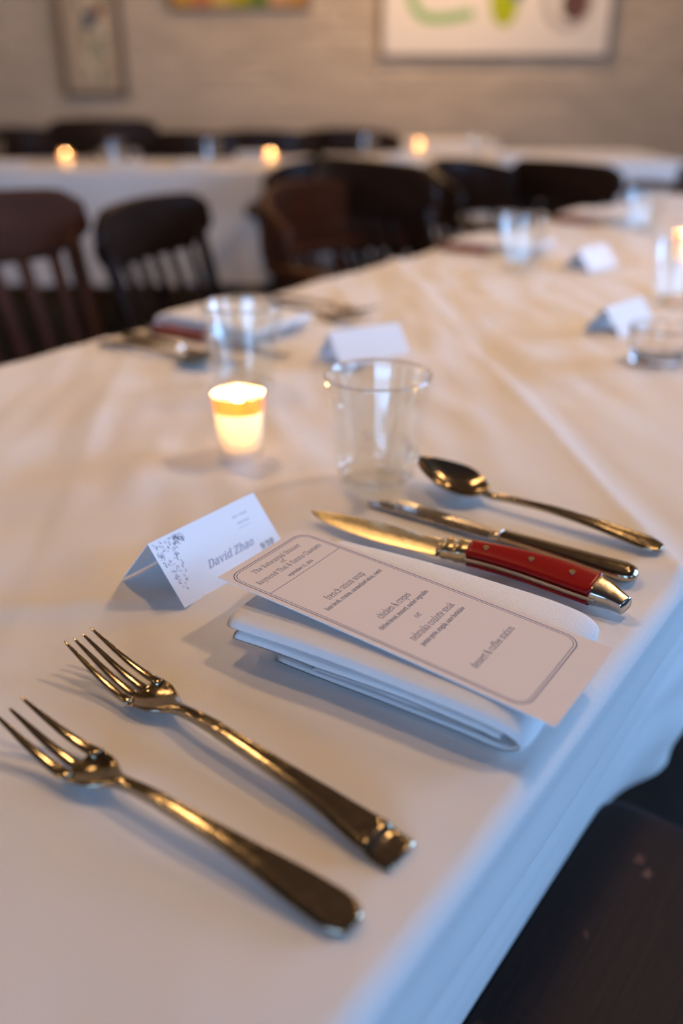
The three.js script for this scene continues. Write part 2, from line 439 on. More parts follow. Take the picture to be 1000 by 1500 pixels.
{
  const g = thing('dining_table', 'long wooden dining table hidden under the creased white cloth in the foreground', 'table');
  place(g, 1.3, DEPTH / 2, 0, 0, 0);
  part('tabletop', box(4.4, 0.03, DEPTH - 0.012, 0, TOP - 0.034, 0, 0.006), M.darkWood, g);
  for (const sx of [-1, 1]) for (const sz of [-1, 1]) part('leg', box(0.06, TOP - 0.048, 0.06, sx * 2.0, (TOP - 0.048) / 2, sz * 0.26, 0.005), M.darkWood, g);
}

// ---------------------------------------------------------------- chairs (front towards -z, origin on the floor under the seat's centre)
const seatShape = (w, d, y, th = 0.034) => {
  const g = sweep(stations(40, (v) => {
    const u = 0.5 - 0.5 * Math.cos(v * Math.PI), z = -d / 2 + d * u, e = Math.min(u, 1 - u) * d, k = e < 0.022 ? Math.sqrt(Math.max(0, 1 - ((0.022 - e) / 0.022) ** 2)) : 1;
    return { p: V(0, y - th / 2, z), w: (w - 0.022 * 2 * (1 - k)) * mix(1, 0.98, u), h: Math.max(0.012, th * mix(0.45, 1, k)), side: V(1, 0, 0) };
  }), 0, { slab: 20, bump: (ux, u, uy) => (uy > 0 ? -0.009 * Math.exp(-(((u - 0.58) / 0.22) ** 2)) * (1 - ux * ux) : 0) });
  return g;
};
const rod = (a, b, r0, r1 = r0) => {
  const d = b.clone().sub(a), side = Math.abs(d.y) > 0.5 * d.length() ? V(1, 0, 0) : undefined;
  return sweep(stations(6, (u) => ({ p: a.clone().lerp(b, u), w: 2 * mix(r0, r1, u) * (1 + 0.12 * Math.sin(u * Math.PI)), h: 2 * mix(r0, r1, u) * (1 + 0.12 * Math.sin(u * Math.PI)), side })), 12);
};
function makeSlatChair(label, mat, seatMat = mat) {
  const g = thing('slat_back_chair', label, 'chair', 'slat back chairs');
  part('seat', seatShape(0.46, 0.43, 0.45), seatMat, g);
  for (const s of [-1, 1]) {
    part('leg', rod(V(s * 0.185, 0.425, -0.17), V(s * 0.205, 0, -0.19), 0.021, 0.015), mat, g);
    part('leg', rod(V(s * 0.175, 0.425, 0.17), V(s * 0.195, 0, 0.22), 0.021, 0.015), mat, g);
    part('stretcher', rod(V(s * 0.195, 0.17, -0.18), V(s * 0.187, 0.17, 0.2), 0.011), mat, g);
    part('back_post', sweep(stations(8, (u) => ({ p: V(s * mix(0.185, 0.19, u), mix(0.44, 0.765, u), 0.185 + 0.075 * u), w: 0.032, h: 0.022, side: V(1, 0, 0) })), 14, { n: 3.5 }), mat, g);
  }
  part('stretcher', rod(V(-0.19, 0.22, -0.182), V(0.19, 0.22, -0.182), 0.012), mat, g);
  part('stretcher', rod(V(-0.185, 0.2, 0.19), V(0.185, 0.2, 0.19), 0.011), mat, g);
  const bow = (x) => 0.035 * (1 - (x / 0.22) ** 2);
  part('top_rail', sweep(stations(26, (u) => {
    const x = mix(-0.21, 0.21, u), e = Math.min(u, 1 - u) * 0.45, k = e < 0.05 ? Math.sqrt(Math.max(0, 1 - ((0.05 - e) / 0.05) ** 2)) : 1;
    const h = mix(0.06, 0.112, k) + 0.006 * Math.cos((u - 0.5) * Math.PI);
    return { p: V(x, 0.725 + h / 2, 0.255 + bow(x)), w: 0.024, h };
  }), 18, { n: 4 }), mat, g);
  part('lower_rail', sweep(stations(10, (u) => { const x = mix(-0.19, 0.19, u); return { p: V(x, 0.5, 0.195 + 0.5 * bow(x)), w: 0.02, h: 0.04 }; }), 14, { n: 4 }), mat, g);
  for (let k = 0; k < 6; k++) {
    const x = -0.15 + 0.06 * k;
    part('slat', sweep(stations(6, (u) => ({ p: V(x * mix(0.95, 1.05, u), mix(0.51, 0.735, u), mix(0.195 + 0.5 * bow(x), 0.255 + bow(x), u)), w: 0.026, h: 0.011, side: V(1, 0, 0) })), 12, { n: 4 }), mat, g);
  }
  return g;
}
function makeCaptainChair(label, mat) {
  const g = thing('captain_chair', label, 'chair', 'captain chairs with rounded backs');
  part('seat', seatShape(0.47, 0.44, 0.44), mat, g);
  for (const s of [-1, 1]) {
    part('leg', rod(V(s * 0.17, 0.415, -0.16), V(s * 0.215, 0, -0.2), 0.022, 0.015), mat, g);
    part('leg', rod(V(s * 0.16, 0.415, 0.16), V(s * 0.205, 0, 0.22), 0.022, 0.015), mat, g);
    part('stretcher', rod(V(s * 0.2, 0.16, -0.185), V(s * 0.19, 0.16, 0.195), 0.011), mat, g);
  }
  part('stretcher', rod(V(-0.195, 0.19, 0), V(0.195, 0.19, 0), 0.011), mat, g);
  const arc = (a, r = 0.27) => V(r * Math.sin(a), 0, 0.02 + r * 0.95 * Math.cos(a));
  const armPath = (u) => {
    const q = Math.abs(u - 0.5) * 2, s = Math.sign(u - 0.5) || 1;
    if (q < 0.62) { const p = arc(s * q / 0.62 * Math.PI / 2); return V(p.x, 0.665, p.z); }
    const k = (q - 0.62) / 0.38;
    return V(s * (0.27 + 0.02 * Math.sin(k * 3)), 0.665 - 0.012 * k, 0.02 - 0.2 * k);
  };
  part('arm_rail', sweep(stations(44, (u) => ({ p: armPath(u), w: 0.055 - 0.012 * Math.sin(u * Math.PI), h: 0.028 })), 16, { n: 3.4 }), mat, g);
  part('crest_rail', sweep(stations(30, (u) => {
    const a = mix(-1.28, 1.28, u), p = arc(a, 0.268), k = Math.pow(Math.max(0, Math.cos(a * 1.12)), 0.42), h = 0.03 + 0.105 * k;
    return { p: V(p.x, 0.668 + h / 2, p.z + 0.028 * k), w: 0.026, h };
  }), 18, { n: 4 }), mat, g);
  for (let k = 0; k < 9; k++) {
    const a = mix(-1.5, 1.5, k / 8), p = arc(a, 0.265), b = arc(a, 0.205);
    part('spindle', rod(V(b.x, 0.43, b.z - 0.01), V(p.x, 0.655, p.z), 0.01, 0.009), mat, g);
  }
  for (const s of [-1, 1]) part('arm_post', rod(V(s * 0.21, 0.43, -0.12), V(s * 0.272, 0.65, -0.12), 0.014, 0.012), mat, g);
  return g;
}
// worn seat for the chair beside the camera
const wornMap = canvasTexture(512, 512, (c, w, h) => {
  c.fillStyle = '#28150e'; c.fillRect(0, 0, w, h);
  let q = 11; const r = () => (q = (q * 16807) % 2147483647) / 2147483647;
  for (let i = 0; i < 900; i++) { c.strokeStyle = ['rgba(70,38,24,.16)', 'rgba(8,4,3,.25)', 'rgba(52,28,20,.2)'][i % 3]; c.lineWidth = 0.6 + 1.6 * r(); const y = h * r(), x = w * r(); c.beginPath(); c.moveTo(x, y); c.lineTo(x + 30 + 90 * r(), y + 6 * (r() - 0.5)); c.stroke(); }
  const spot = (x, y, rx, ry, col) => { c.fillStyle = col; for (let k = 0; k < 26; k++) { c.beginPath(); c.ellipse(x + rx * (r() - 0.5) * 1.7, y + ry * (r() - 0.5) * 1.7, rx * (0.1 + 0.28 * r()), ry * (0.1 + 0.28 * r()), r() * 3, 0, 7); c.fill(); } };
  spot(437, 62, 7, 5, 'rgba(118,72,54,.5)'); spot(425, 74, 6, 4, 'rgba(140,92,70,.55)'); spot(330, 52, 4, 3, 'rgba(110,66,50,.6)');
  spot(170, 26, 40, 22, 'rgba(96,50,28,.5)'); spot(90, 60, 30, 16, 'rgba(92,48,28,.4)'); spot(470, 150, 16, 8, 'rgba(80,44,30,.4)'); spot(400, 190, 30, 12, 'rgba(62,34,22,.35)'); spot(250, 300, 40, 16, 'rgba(58,30,20,.3)');
});
M.wornSeat = new THREE.MeshPhysicalMaterial({ map: wornMap, roughness: 0.5, specularIntensity: 0.3, bumpMap: tiled(grain, 2, 2), bumpScale: 0.0005 });
wornMap.wrapS = wornMap.wrapT = THREE.ClampToEdgeWrapping;
const near = makeSlatChair('dark brown wooden chair with a scuffed seat, pushed against the near side of the cloth', M.darkWood, M.wornSeat);
{ const a = near.children[0].geometry.attributes, p = a.position; for (let i = 0; i < p.count; i++) a.uv.setXY(i, p.getX(i) / 0.46 + 0.5, 1 - (p.getZ(i) / 0.43 + 0.5)); delete near.userData.group; }
place(near, 0.124, 0.047 - 0.215, 0, 0, 0);
const rowChair = (q, t) => [TX(q, t), TZ(q, t)];
const SL = [   // x, z of the back's middle, facing angle, label
  [...rowChair(0.57, 1.25), PHI + Math.PI, 'reddish brown slat back chair at the left photo edge, facing the long table'],
  [...rowChair(0.95, 1.25), PHI + Math.PI + 0.28, 'dark slat back chair right beside the reddish brown one, its rail rising to the right'],
  [...rowChair(1.74, 1.27), PHI + Math.PI, 'dark slat back chair right of the brown captain chair, its slats showing pale cloth'],
  [...rowChair(2.54, 1.15), PHI + Math.PI, 'dark slat back chair with a sharply rising top rail, below the wide painting'],
  [-1.06, -4.78, Math.PI, 'black square slat back chair beyond the rear table, below the narrow painting'],
];
const slat0 = makeSlatChair(SL[0][3], M.midWood), slat1 = makeSlatChair(SL[1][3], M.darkWood);
SL.forEach(([x, z, a, label], i) => {
  const c = i === 0 ? slat0 : i === 1 ? slat1 : copy(slat1, label);
  delete c.userData.group;
  c.rotation.y = a;
  c.position.set(x - 0.26 * Math.sin(a), 0, z - 0.26 * Math.cos(a));
  c.scale.setScalar([1.045, 1, 1.06, 1.01, 1.09][i]); if (i < 4) c.scale.x *= 0.91;
});
const CP = [   // x, z of the back's middle, facing angle, label
  [...rowChair(1.33, 1.18), PHI + Math.PI - 0.1, 'brown captain chair with a broad rounded back and curved arms, behind the far table edge'],
  [...rowChair(2.12, 1.27), PHI + Math.PI, 'dark captain chair whose rounded back reflects a pale and a blue stripe'],
  [...rowChair(2.88, 1.0), PHI + Math.PI, 'dark captain chair with a low rounded back, second chair from the right photo edge'],
  [...rowChair(3.28, 0.95), PHI + Math.PI, 'rightmost dark captain chair, near the right photo edge, reflecting a blue window'],
  [-0.02, -2.98, 0, 'black captain chair seen from behind, at the near side of the rear table'],
  [-1.45, -4.85, Math.PI, 'dark captain chair beyond the rear table, at the left photo edge'],
  [-0.72, -4.85, Math.PI + 0.2, 'dark captain chair beyond the rear table, just right of the black square chair'],
  [-0.38, -5.0, Math.PI, 'dark captain chair beyond the rear table, to the left of the middle candle'],
  [0.02, -5.2, Math.PI, 'dark captain chair beyond the rear table, to the right of the middle candle'],
];
const cap0 = makeCaptainChair(CP[0][3], M.midWood), cap1 = makeCaptainChair(CP[1][3], M.darkWood);
CP.forEach(([x, z, a, label], i) => {
  const c = i === 0 ? cap0 : i === 1 ? cap1 : copy(cap1, label);
  delete c.userData.group;
  c.rotation.y = a;
  c.position.set(x - 0.3 * Math.sin(a), 0, z - 0.3 * Math.cos(a));
  c.scale.setScalar([1.06, 1.06, 0.97, 1, 1, 1.1, 1.08, 1.08, 1.08][i]); if (i < 4) c.scale.x *= 0.88;
});

// ---------------------------------------------------------------- rear tables with their cloths
function rearTable(x0, x1, z0, z1, clothLabel, tableLabel) {
  const hem = 0.42, r = 0.014, pos = [], uv = [], idx = [], cx = (x0 + x1) / 2, cz = (z0 + z1) / 2, a = (x1 - x0) / 2, b = (z1 - z0) / 2;
  const N = 240, levels = [['c', 0], ['c', 0.5], ['c', 1], ['r', 0.25], ['r', 0.5], ['r', 0.75], ['r', 1]];
  for (let k = 1; k <= 10; k++) levels.push(['d', k / 10]);
  for (const [kind, v] of levels) for (let i = 0; i < N; i++) {
    const q = i / N * 4, e = Math.floor(q), f = q - e;
    let [x, z] = [[-a + 2 * a * f, b], [a, b - 2 * b * f], [a - 2 * a * f, -b], [-a, -b + 2 * b * f]][e];
    const nx = x >= a ? 1 : x <= -a ? -1 : 0, nz = z >= b ? 1 : z <= -b ? -1 : 0;
    let y = TOP, out = 0;
    if (kind === 'c') { x *= v; z *= v; y += v > 0 && v < 1 ? 0.001 * noise(x * 6, z * 6, 2) : 0; }
    else if (kind === 'r') { out = r * Math.sin(v * Math.PI / 2); y -= r * (1 - Math.cos(v * Math.PI / 2)); }
    else { out = r + v * (0.018 + 0.016 * Math.sin((x - z) * 22) + 0.02 * noise(x * 5, z * 5, 3)); y = TOP - r - v * hem; }
    x += nx * out; z += nz * out;
    pos.push(cx + x, y, cz + z); uv.push(x + (kind === 'd' ? 0 : 0), z + y);
  }
  for (let l = 0; l < levels.length - 1; l++) for (let i = 0; i < N; i++) {
    const p = l * N + i, q = l * N + (i + 1) % N, s = p + N, t = q + N;
    idx.push(p, t, q, p, s, t);
  }
  const g = new THREE.BufferGeometry();
  g.setAttribute('position', new THREE.Float32BufferAttribute(pos, 3));
  g.setAttribute('uv', new THREE.Float32BufferAttribute(uv, 2));
  g.setIndex(idx); g.computeVertexNormals();
  single('tablecloth', g, M.cloth, clothLabel, 'tablecloth');
  const t = thing('dining_table', tableLabel, 'table');
  t.position.set(cx, 0, cz);
  part('tabletop', box(2 * a - 0.01, 0.03, 2 * b - 0.01, 0, TOP - 0.02, 0, 0.006), M.darkWood, t);
  for (const sx of [-1, 1]) for (const sz of [-1, 1]) part('leg', box(0.06, TOP - 0.035, 0.06, sx * (a - 0.15), (TOP - 0.035) / 2, sz * (b - 0.1), 0.005), M.darkWood, t);
}
rearTable(-3.2, -0.15, -4.42, -3.64, 'white tablecloth hanging over the rear table at the left, with two lit candles on it', 'wooden table under the white cloth at the rear left');
rearTable(-3.2, 0.9, -6.15, -5.45, 'white tablecloth on the table farthest back, along the brick wall', 'wooden table under the white cloth along the brick wall');
rearTable(-0.08, 1.5, -4.85, -4.07, 'white tablecloth over the rear table at the right, with one lit candle on it', 'wooden table under the white cloth at the rear right');

// ---------------------------------------------------------------- cutlery (handle end at z = 0, tip towards -z, y = 0 on the cloth)
function makeFork(label, len, tines, square) {
  const g = thing('fork', label, 'fork');
  g.name = numbered(square ? 'dinner_fork' : 'salad_fork'); used.fork = -1; delete used.fork;
  const y = curve([[0, 0.0026], [0.06, 0.0038], [0.2, 0.0066], [0.42, 0.0088], [0.57, 0.0088], [0.64, 0.007], [0.69, 0.0042], [0.735, 0.0026], [0.785, 0.0026], [0.87, 0.0062], [1, 0.0155]]);
  const w = curve(square
    ? [[0, 0.0195], [0.03, 0.0205], [0.07, 0.0198], [0.16, 0.0158], [0.3, 0.0108], [0.45, 0.0078], [0.58, 0.0066], [0.63, 0.0078], [0.655, 0.013], [0.68, 0.0196], [0.71, 0.0238], [0.765, 0.0256], [1, 0.0195]]
    : [[0, 0.008], [0.012, 0.014], [0.035, 0.0178], [0.07, 0.019], [0.16, 0.0166], [0.3, 0.0112], [0.45, 0.0076], [0.58, 0.0064], [0.63, 0.0076], [0.655, 0.0125], [0.68, 0.0186], [0.71, 0.022], [0.765, 0.0236], [1, 0.0178]]);
  const thick = curve([[0, 0.0032], [0.1, 0.003], [0.35, 0.0044], [0.58, 0.005], [0.68, 0.0034], [0.8, 0.0024]]);
  const end = 0.765;
  part('handle', sweep(stations(110, (u) => {
    const q = (1 - u) * end;
    const rim = square ? 0.0009 * smooth(0.055, 0.065, q) * (1 - smooth(0.5, 0.6, q)) : 0.0008 * smooth(0.012, 0.03, q) * (1 - smooth(0.5, 0.6, q));
    const drop = square ? -0.0016 * (1 - smooth(0.04, 0.075, q)) : 0;
    const panel = square ? 0.0007 * Math.exp(-(((q - 0.068) / 0.006) ** 2)) : 0;
    const c = q > 0.66 ? 0.0028 * smooth(0.64, 0.72, q) : q < 0.5 ? -0.0006 : 0;
    return { p: V(0, y(q) + drop + panel, -q * len), w: w(q), h: thick(q), n: q > 0.66 ? 2.6 : 3.2, c, rim };
  }), 40), M.steel, g);
  const root = 0.745, wr = w(0.765) - 0.0055, wt = w(1) - 0.0026;
  for (let k = 0; k < tines; k++) {
    const f = tines > 1 ? k / (tines - 1) - 0.5 : 0;
    part('tine', sweep(stations(22, (u) => {
      const q = mix(1, root, u), spread = mix(wt, wr, u) * f, lift = 0.0028 * 4 * f * f * mix(0.4, 1, u);
      const tip = smooth(0, 0.05, u);
      return { p: V(spread, y(q) + lift, -q * len), w: mix(0.0014, tines === 4 ? 0.0055 : 0.0066, Math.pow(u, 0.8)) * mix(0.45, 1, tip), h: mix(0.0011, 0.0026, u) * mix(0.5, 1, tip), n: 2.6 };
    }).map((s) => s), 16), M.steel, g);
  }
  return g;
}
function makeSpoon(label) {
  const g = thing('dessert_spoon', label, 'spoon');
  const len = 0.196, b0 = 0.685;
  const y = curve([[0, 0.0024], [0.07, 0.0036], [0.25, 0.0064], [0.45, 0.0078], [0.58, 0.0068], [0.65, 0.0056], [0.7, 0.006]]);
  const w = curve([[0, 0.009], [0.02, 0.0155], [0.06, 0.0185], [0.15, 0.016], [0.3, 0.011], [0.45, 0.0075], [0.58, 0.006], [0.66, 0.0058], [0.7, 0.0065]]);
  part('handle', sweep(stations(80, (u) => { const q = (1 - u) * 0.7; return { p: V(0, y(q), -q * len), w: w(q), h: curve([[0, 0.003], [0.35, 0.004], [0.6, 0.0052], [0.7, 0.004]])(q), n: 2.8, rim: 0.0006 * smooth(0.02, 0.05, q) * (1 - smooth(0.4, 0.5, q)) }; }), 32), M.steel, g);
  part('bowl', sweep(stations(54, (u) => {
    const f = mix(-0.999, 0.999, u), q = b0 + (1 - b0) * (1 - u), wide = 0.0455 * Math.pow(1 - f * f, 0.5) * (1 + 0.12 * f);
    const depth = 0.0112 * (1 - f * f), rimY = mix(0.0208, 0.0066, u);
    return { p: V(0, rimY - depth, -q * len), w: Math.max(0.001, wide), h: 0.0018, c: depth, n: 2.4 };
  }), 44), M.steel, g);
  return g;
}
function makeButterKnife(label) {
  const g = thing('butter_knife', label, 'knife');
  const len = 0.204;
  part('handle', sweep(stations(50, (u) => {
    const q = (1 - u) * 0.47, e = Math.min(1, q / 0.02);
    return { p: V(0, 0.0052, -q * len), w: curve([[0, 0.008], [0.012, 0.015], [0.05, 0.019], [0.2, 0.0155], [0.38, 0.0115], [0.47, 0.012]])(q), h: 0.0095 * Math.sqrt(0.2 + 0.8 * e) * mix(1, 0.8, q / 0.47), n: 2.5, rim: 0.0006 * smooth(0.02, 0.05, q) };
  }), 32), M.steel, g);
  part('bolster', sweep(stations(8, (u) => { const q = 0.5 - 0.035 * u; return { p: V(0, 0.0052, -q * len), w: mix(0.0125, 0.0135, Math.sin(u * 3)), h: mix(0.005, 0.008, u), n: 2.6 }; }), 24), M.steelBright, g);
  part('blade', sweep(stations(50, (u) => {
    const q = mix(1, 0.485, u), ww = curve([[0.485, 0.013], [0.52, 0.0165], [0.7, 0.0195], [0.88, 0.0205], [0.95, 0.0165], [0.985, 0.0085], [1, 0.0015]])(q);
    return { p: V(curve([[0.485, 0], [0.7, 0.001], [0.9, 0.0005], [1, -0.007]])(q), 0.0046 - 0.0016 * (q - 0.485), -q * len), w: ww, h: mix(0.0012, 0.0026, u), n: 1.5 };
  }), 20), M.steelBright, g);
  return g;
}
function makeSteakKnife(label) {
  const g = thing('steak_knife', label, 'knife');
  const len = 0.226, a = 0.06, b = 0.435, bend = (q) => 0.0042 * Math.sin(Math.PI * Math.min(1, q / 0.5)) - 0.001;
  const w = curve([[0, 0.0175], [0.05, 0.0205], [0.16, 0.0214], [0.3, 0.0188], [0.4, 0.0164], [0.5, 0.0158]]);
  const slab = (q0, q1, yc, h, grow, n = 3.2) => sweep(stations(36, (u) => { const q = mix(q1, q0, u); return { p: V(bend(q), yc, -q * len), w: w(q) + grow, h, n }; }), 28);
  part('handle_scale', slab(a, b, 0.01165, 0.0055, 0, 2.7), M.red, g, 'glossy red upper handle scale');
  part('handle_scale', slab(a, b, 0.0033, 0.0055, 0, 2.7), M.red, g, 'glossy red lower handle scale');
  part('liner', slab(a - 0.02, b + 0.01, 0.00745, 0.0036, 0.0006, 8), M.steelBright, g, 'pale steel liner between the red scales');
  for (const q of [0.13, 0.25, 0.385]) part('rivet', new THREE.CylinderGeometry(0.0019, 0.0021, 0.0012, 18).translate(bend(q), 0.0146, -q * len), M.bronze, g);
  part('end_cap', sweep(stations(16, (u) => { const q = mix(a + 0.002, -0.03, u); return { p: V(bend(Math.max(0, q)) - 0.0036 * u * u, 0.0074 - 0.0012 * u, -q * len), w: w(Math.max(0, q)) * mix(1.01, 0.6, Math.pow(u, 1.3)), h: mix(0.0144, 0.009, u), n: 3.4 }; }), 28), M.steelBright, g);
  part('bolster', sweep(stations(20, (u) => {
    const q = mix(0.525, b - 0.003, u), ring = 0.0016 * Math.exp(-(((u - 0.22) / 0.07) ** 2)) + 0.0014 * Math.exp(-(((u - 0.62) / 0.08) ** 2));
    return { p: V(bend(Math.min(0.5, q)) * (1 - u) + bend(q) * u, 0.0074, -q * len), w: 0.0162 + ring, h: mix(0.0095, 0.0138, u) + ring, n: 2.8 };
  }), 28), M.bronze, g);
  part('blade', sweep(stations(60, (u) => {
    const q = mix(1, 0.515, u);
    const left = curve([[0.51, -0.0112], [0.72, -0.0128], [0.88, -0.0098], [0.96, -0.0048], [1, 0.0005]])(q), right = curve([[0.51, 0.0074], [0.75, 0.0078], [0.9, 0.0052], [0.97, 0.0026], [1, 0.0009]])(q);
    return { p: V((left + right) / 2 + bend(0.5), 0.0074 - 0.0032 * (q - 0.51) / 0.49, -q * len), w: right - left, h: mix(0.0008, 0.0026, Math.pow(u, 0.5)), n: 1.45 };
  }), 20), M.bronze, g);
  return g;
}
const dinner = makeFork('larger four tined fork nearest to the folded napkin, with a square flared handle end', 0.2195, 4, true);
const salad = makeFork('smaller three tined fork with a rounded handle end, at the lower left of the photo', 0.2005, 3, false);
const spoon = makeSpoon('silver spoon lying bowl up, right of the two knives in the front place setting');
const butter = makeButterKnife('all metal butter knife lying just behind the red handled steak knife');
const steak = makeSteakKnife('steak knife with a glossy red riveted handle, lying beside the folded napkin');
place(dinner, -0.069, 0.0155, THREE.MathUtils.degToRad(-3.3));
place(salad, -0.107, 0.0115, THREE.MathUtils.degToRad(2.6));
place(spoon, 0.2545, 0.0145, THREE.MathUtils.degToRad(-1));
place(butter, 0.2075, 0.0155, THREE.MathUtils.degToRad(0.2));
place(steak, 0.1675, 0.0135, THREE.MathUtils.degToRad(2.4), 0.003);
steak.rotation.z = 0.2;

// ---------------------------------------------------------------- folded napkin: each fold a sheet with rounded edges
function makeNapkin(label) {
  const g = thing('folded_napkin', label, 'napkin');
  const far = -0.168, fold = (path, w, h, x, seedK, bumpA = 0.0008) => {
    const pts = path.map((p) => V(0, p[1], p[0]));
    const c = new THREE.CatmullRomCurve3(pts, false, 'centripetal');
    return sweep(stations(64, (u) => {
      const p = c.getPoint(u);
      return { p: V(x(u) + 0.0012 * noise(u * 5, seedK, 1), p.y, p.z), w: w(u), h: h(u), side: V(1, 0, 0) };
    }), 0, { slab: 26, bump: (ux, u, uy) => bumpA * noise(ux * 3 + seedK, u * 4, seedK) - (uy > 0 ? 0.0022 * Math.pow(Math.abs(ux), 8) : 0) });
  };
  // outer sheet: over the top, round the near end and back underneath
  part('outer_fold', fold([[far - 0.004, 0.0185], [-0.12, 0.0205], [-0.06, 0.02], [-0.02, 0.0182], [-0.004, 0.0145], [0.0015, 0.0092], [-0.004, 0.0038], [-0.03, 0.0027], [-0.09, 0.0027], [far + 0.026, 0.0029]],
    (u) => mix(0.118, 0.119, u), (u) => mix(0.0074, 0.0052, smooth(0.35, 0.62, u)), (u) => (u > 0.62 ? mix(0, 0.004, (u - 0.62) / 0.38) : 0), 1.3, 0.0005), M.napkin, g);
  part('inner_fold', fold([[far + 0.001, 0.0128], [-0.12, 0.0138], [-0.06, 0.0132], [-0.022, 0.0114], [-0.01, 0.0095]], () => 0.1185, (u) => mix(0.0058, 0.0046, u), (u) => mix(-0.0008, 0.001, u), 4.1, 0.0004), M.napkin, g);
  part('inner_fold', fold([[far + 0.05, 0.0070], [-0.08, 0.0075], [-0.04, 0.0078], [-0.014, 0.0074]], () => 0.115, () => 0.0036, (u) => mix(0.003, 0.002, u), 2.9, 0.0003), M.napkin, g);
  return g;
}
const napkin = makeNapkin('white folded cloth napkin lying under the printed dinner menu in front');
place(napkin, 0.0695, 0.0075, THREE.MathUtils.degToRad(4.6));

// ---------------------------------------------------------------- menu card
const INK = '#2b315c';
const menuTexture = canvasTexture(700, 1880, (c, w, h) => {
  c.fillStyle = '#e9e1dd'; c.fillRect(0, 0, w, h);
  const rr = (x, y, ww, hh, r, lw) => { c.lineWidth = lw; c.strokeStyle = '#5a5e86'; c.beginPath(); c.moveTo(x + r, y); c.arcTo(x + ww, y, x + ww, y + hh, r); c.arcTo(x + ww, y + hh, x, y + hh, r); c.arcTo(x, y + hh, x, y, r); c.arcTo(x, y, x + ww, y, r); c.closePath(); c.stroke(); };
  rr(30, 44, w - 60, h - 190, 80, 6); rr(44, 58, w - 88, h - 218, 68, 4);
  c.fillStyle = '#5a5e86'; c.fillRect(44, 318, w - 88, 4);
  c.textAlign = 'center'; c.fillStyle = INK;
  const line = (text, y, size, weight = '') => { c.font = `${weight} ${size}px serif`; c.fillText(text, w / 2, y); };
  const fit = (text, y, size, width, weight = '') => { c.font = `${weight} ${size}px serif`; const k = width / c.measureText(text).width; c.save(); c.translate(w / 2, y); c.scale(k, 1); c.fillText(text, 0, 0); c.restore(); };
  fit('The Rehearsal Dinner', 134, 50, 400, ''); line('of', 174, 40); fit('Raymond Thai & Emma Claassen', 226, 50, 545, '');
  fit('september 11, 2016', 292, 32, 215, 'bold');
  fit('french onion soup', 590, 58, 330, ''); fit('bone broth, crouton, caramelized onion, comté', 644, 38, 500, 'bold');
  fit('chicken & crepes', 890, 58, 285, ''); fit('chicken breast, mustard, market vegetables', 944, 38, 450, 'bold');
  line('or', 1022, 46);
  fit('nebraska coulotte steak', 1112, 58, 400, ''); fit('pomme purée, arugula, sauce bordelaise', 1166, 38, 415, 'bold');
  fit('dessert & coffee station', 1440, 54, 410, '');
});
M.menu = new THREE.MeshStandardMaterial({ map: menuTexture, roughness: 0.8, color: lin(0.92, 0.9, 0.9) });
const paperPair = (face) => [M.paper, M.paper, face, M.paper, M.paper, M.paper];
{
  const g = new THREE.BoxGeometry(0.0762, 0.0006, 0.2085, 16, 1, 30);
  const p = g.attributes.position;
  for (let i = 0; i < p.count; i++) {
    const x = p.getX(i), z = p.getZ(i);
    p.setY(i, p.getY(i) + 0.0012 * Math.cos(z * 14) - 0.0004 * Math.cos(x * 40));
  }
  g.computeVertexNormals();
  const menu = part(numbered('menu_card'), g, paperPair(M.menu), scene);
  tag(menu, 'tall printed dinner menu card lying on the folded napkin', 'menu');
  place(menu, 0.0566, 0.0948, 0, 0, 0.7755);
  menu.rotation.set(0, 0, 0);
  menu.rotateY(PHI + THREE.MathUtils.degToRad(0.9)); menu.rotateX(0.046);
}

// ---------------------------------------------------------------- place cards: folded tents
const cardTexture = canvasTexture(900, 460, (c, w, h) => {
  c.fillStyle = '#f4f3f6'; c.fillRect(0, 0, w, h);
  let q = 3; const r = () => (q = (q * 16807) % 2147483647) / 2147483647;
  c.strokeStyle = 'rgba(70,66,92,.75)'; c.fillStyle = 'rgba(70,66,92,.7)';
  const curl = (x, y, s, a) => { c.lineWidth = 2; c.beginPath(); for (let k = 0; k <= 26; k++) { const t = k / 26 * 5.2, rad = s * (1 - t / 6.2); const px = x + Math.cos(a + t) * rad, py = y + Math.sin(a + t) * rad; k ? c.lineTo(px, py) : c.moveTo(px, py); } c.stroke(); };
  for (let i = 0; i < 130; i++) {   // ornament hanging from the corner
    const u = r(), v = r();
    const x = 24 + 215 * u, y = 20 + (60 + 290 * Math.pow(Math.sin(Math.min(1, u * 1.25 + 0.15) * Math.PI), 0.8)) * v;
    curl(x, y, 5 + 8 * r(), r() * 6.3);
    if (i % 2) blob(c, x + 8 * (r() - 0.5), y + 8, 3 + 3 * r(), 2.5, 'rgba(70,66,92,.7)', r() * 3);
  }
  c.fillStyle = '#565b85'; c.font = 'italic 74px serif'; c.textAlign = 'left';
  c.save(); c.translate(285, 322); c.transform(1, 0, -0.16, 1, 0, 0); c.fillText('David Zhao', 0, 0); c.restore();
  c.fillStyle = '#8a8ca8'; c.font = 'italic 21px serif'; c.fillText('Rhes. Wdngs', 640, 100); c.fillText('Wed Thais', 652, 152); c.fillRect(640, 178, 110, 2);
  c.fillStyle = '#2d2a33'; c.font = 'italic bold 62px serif'; c.fillText('9/10', 715, 382);
});
M.cardFace = new THREE.MeshStandardMaterial({ map: cardTexture, roughness: 0.8 });
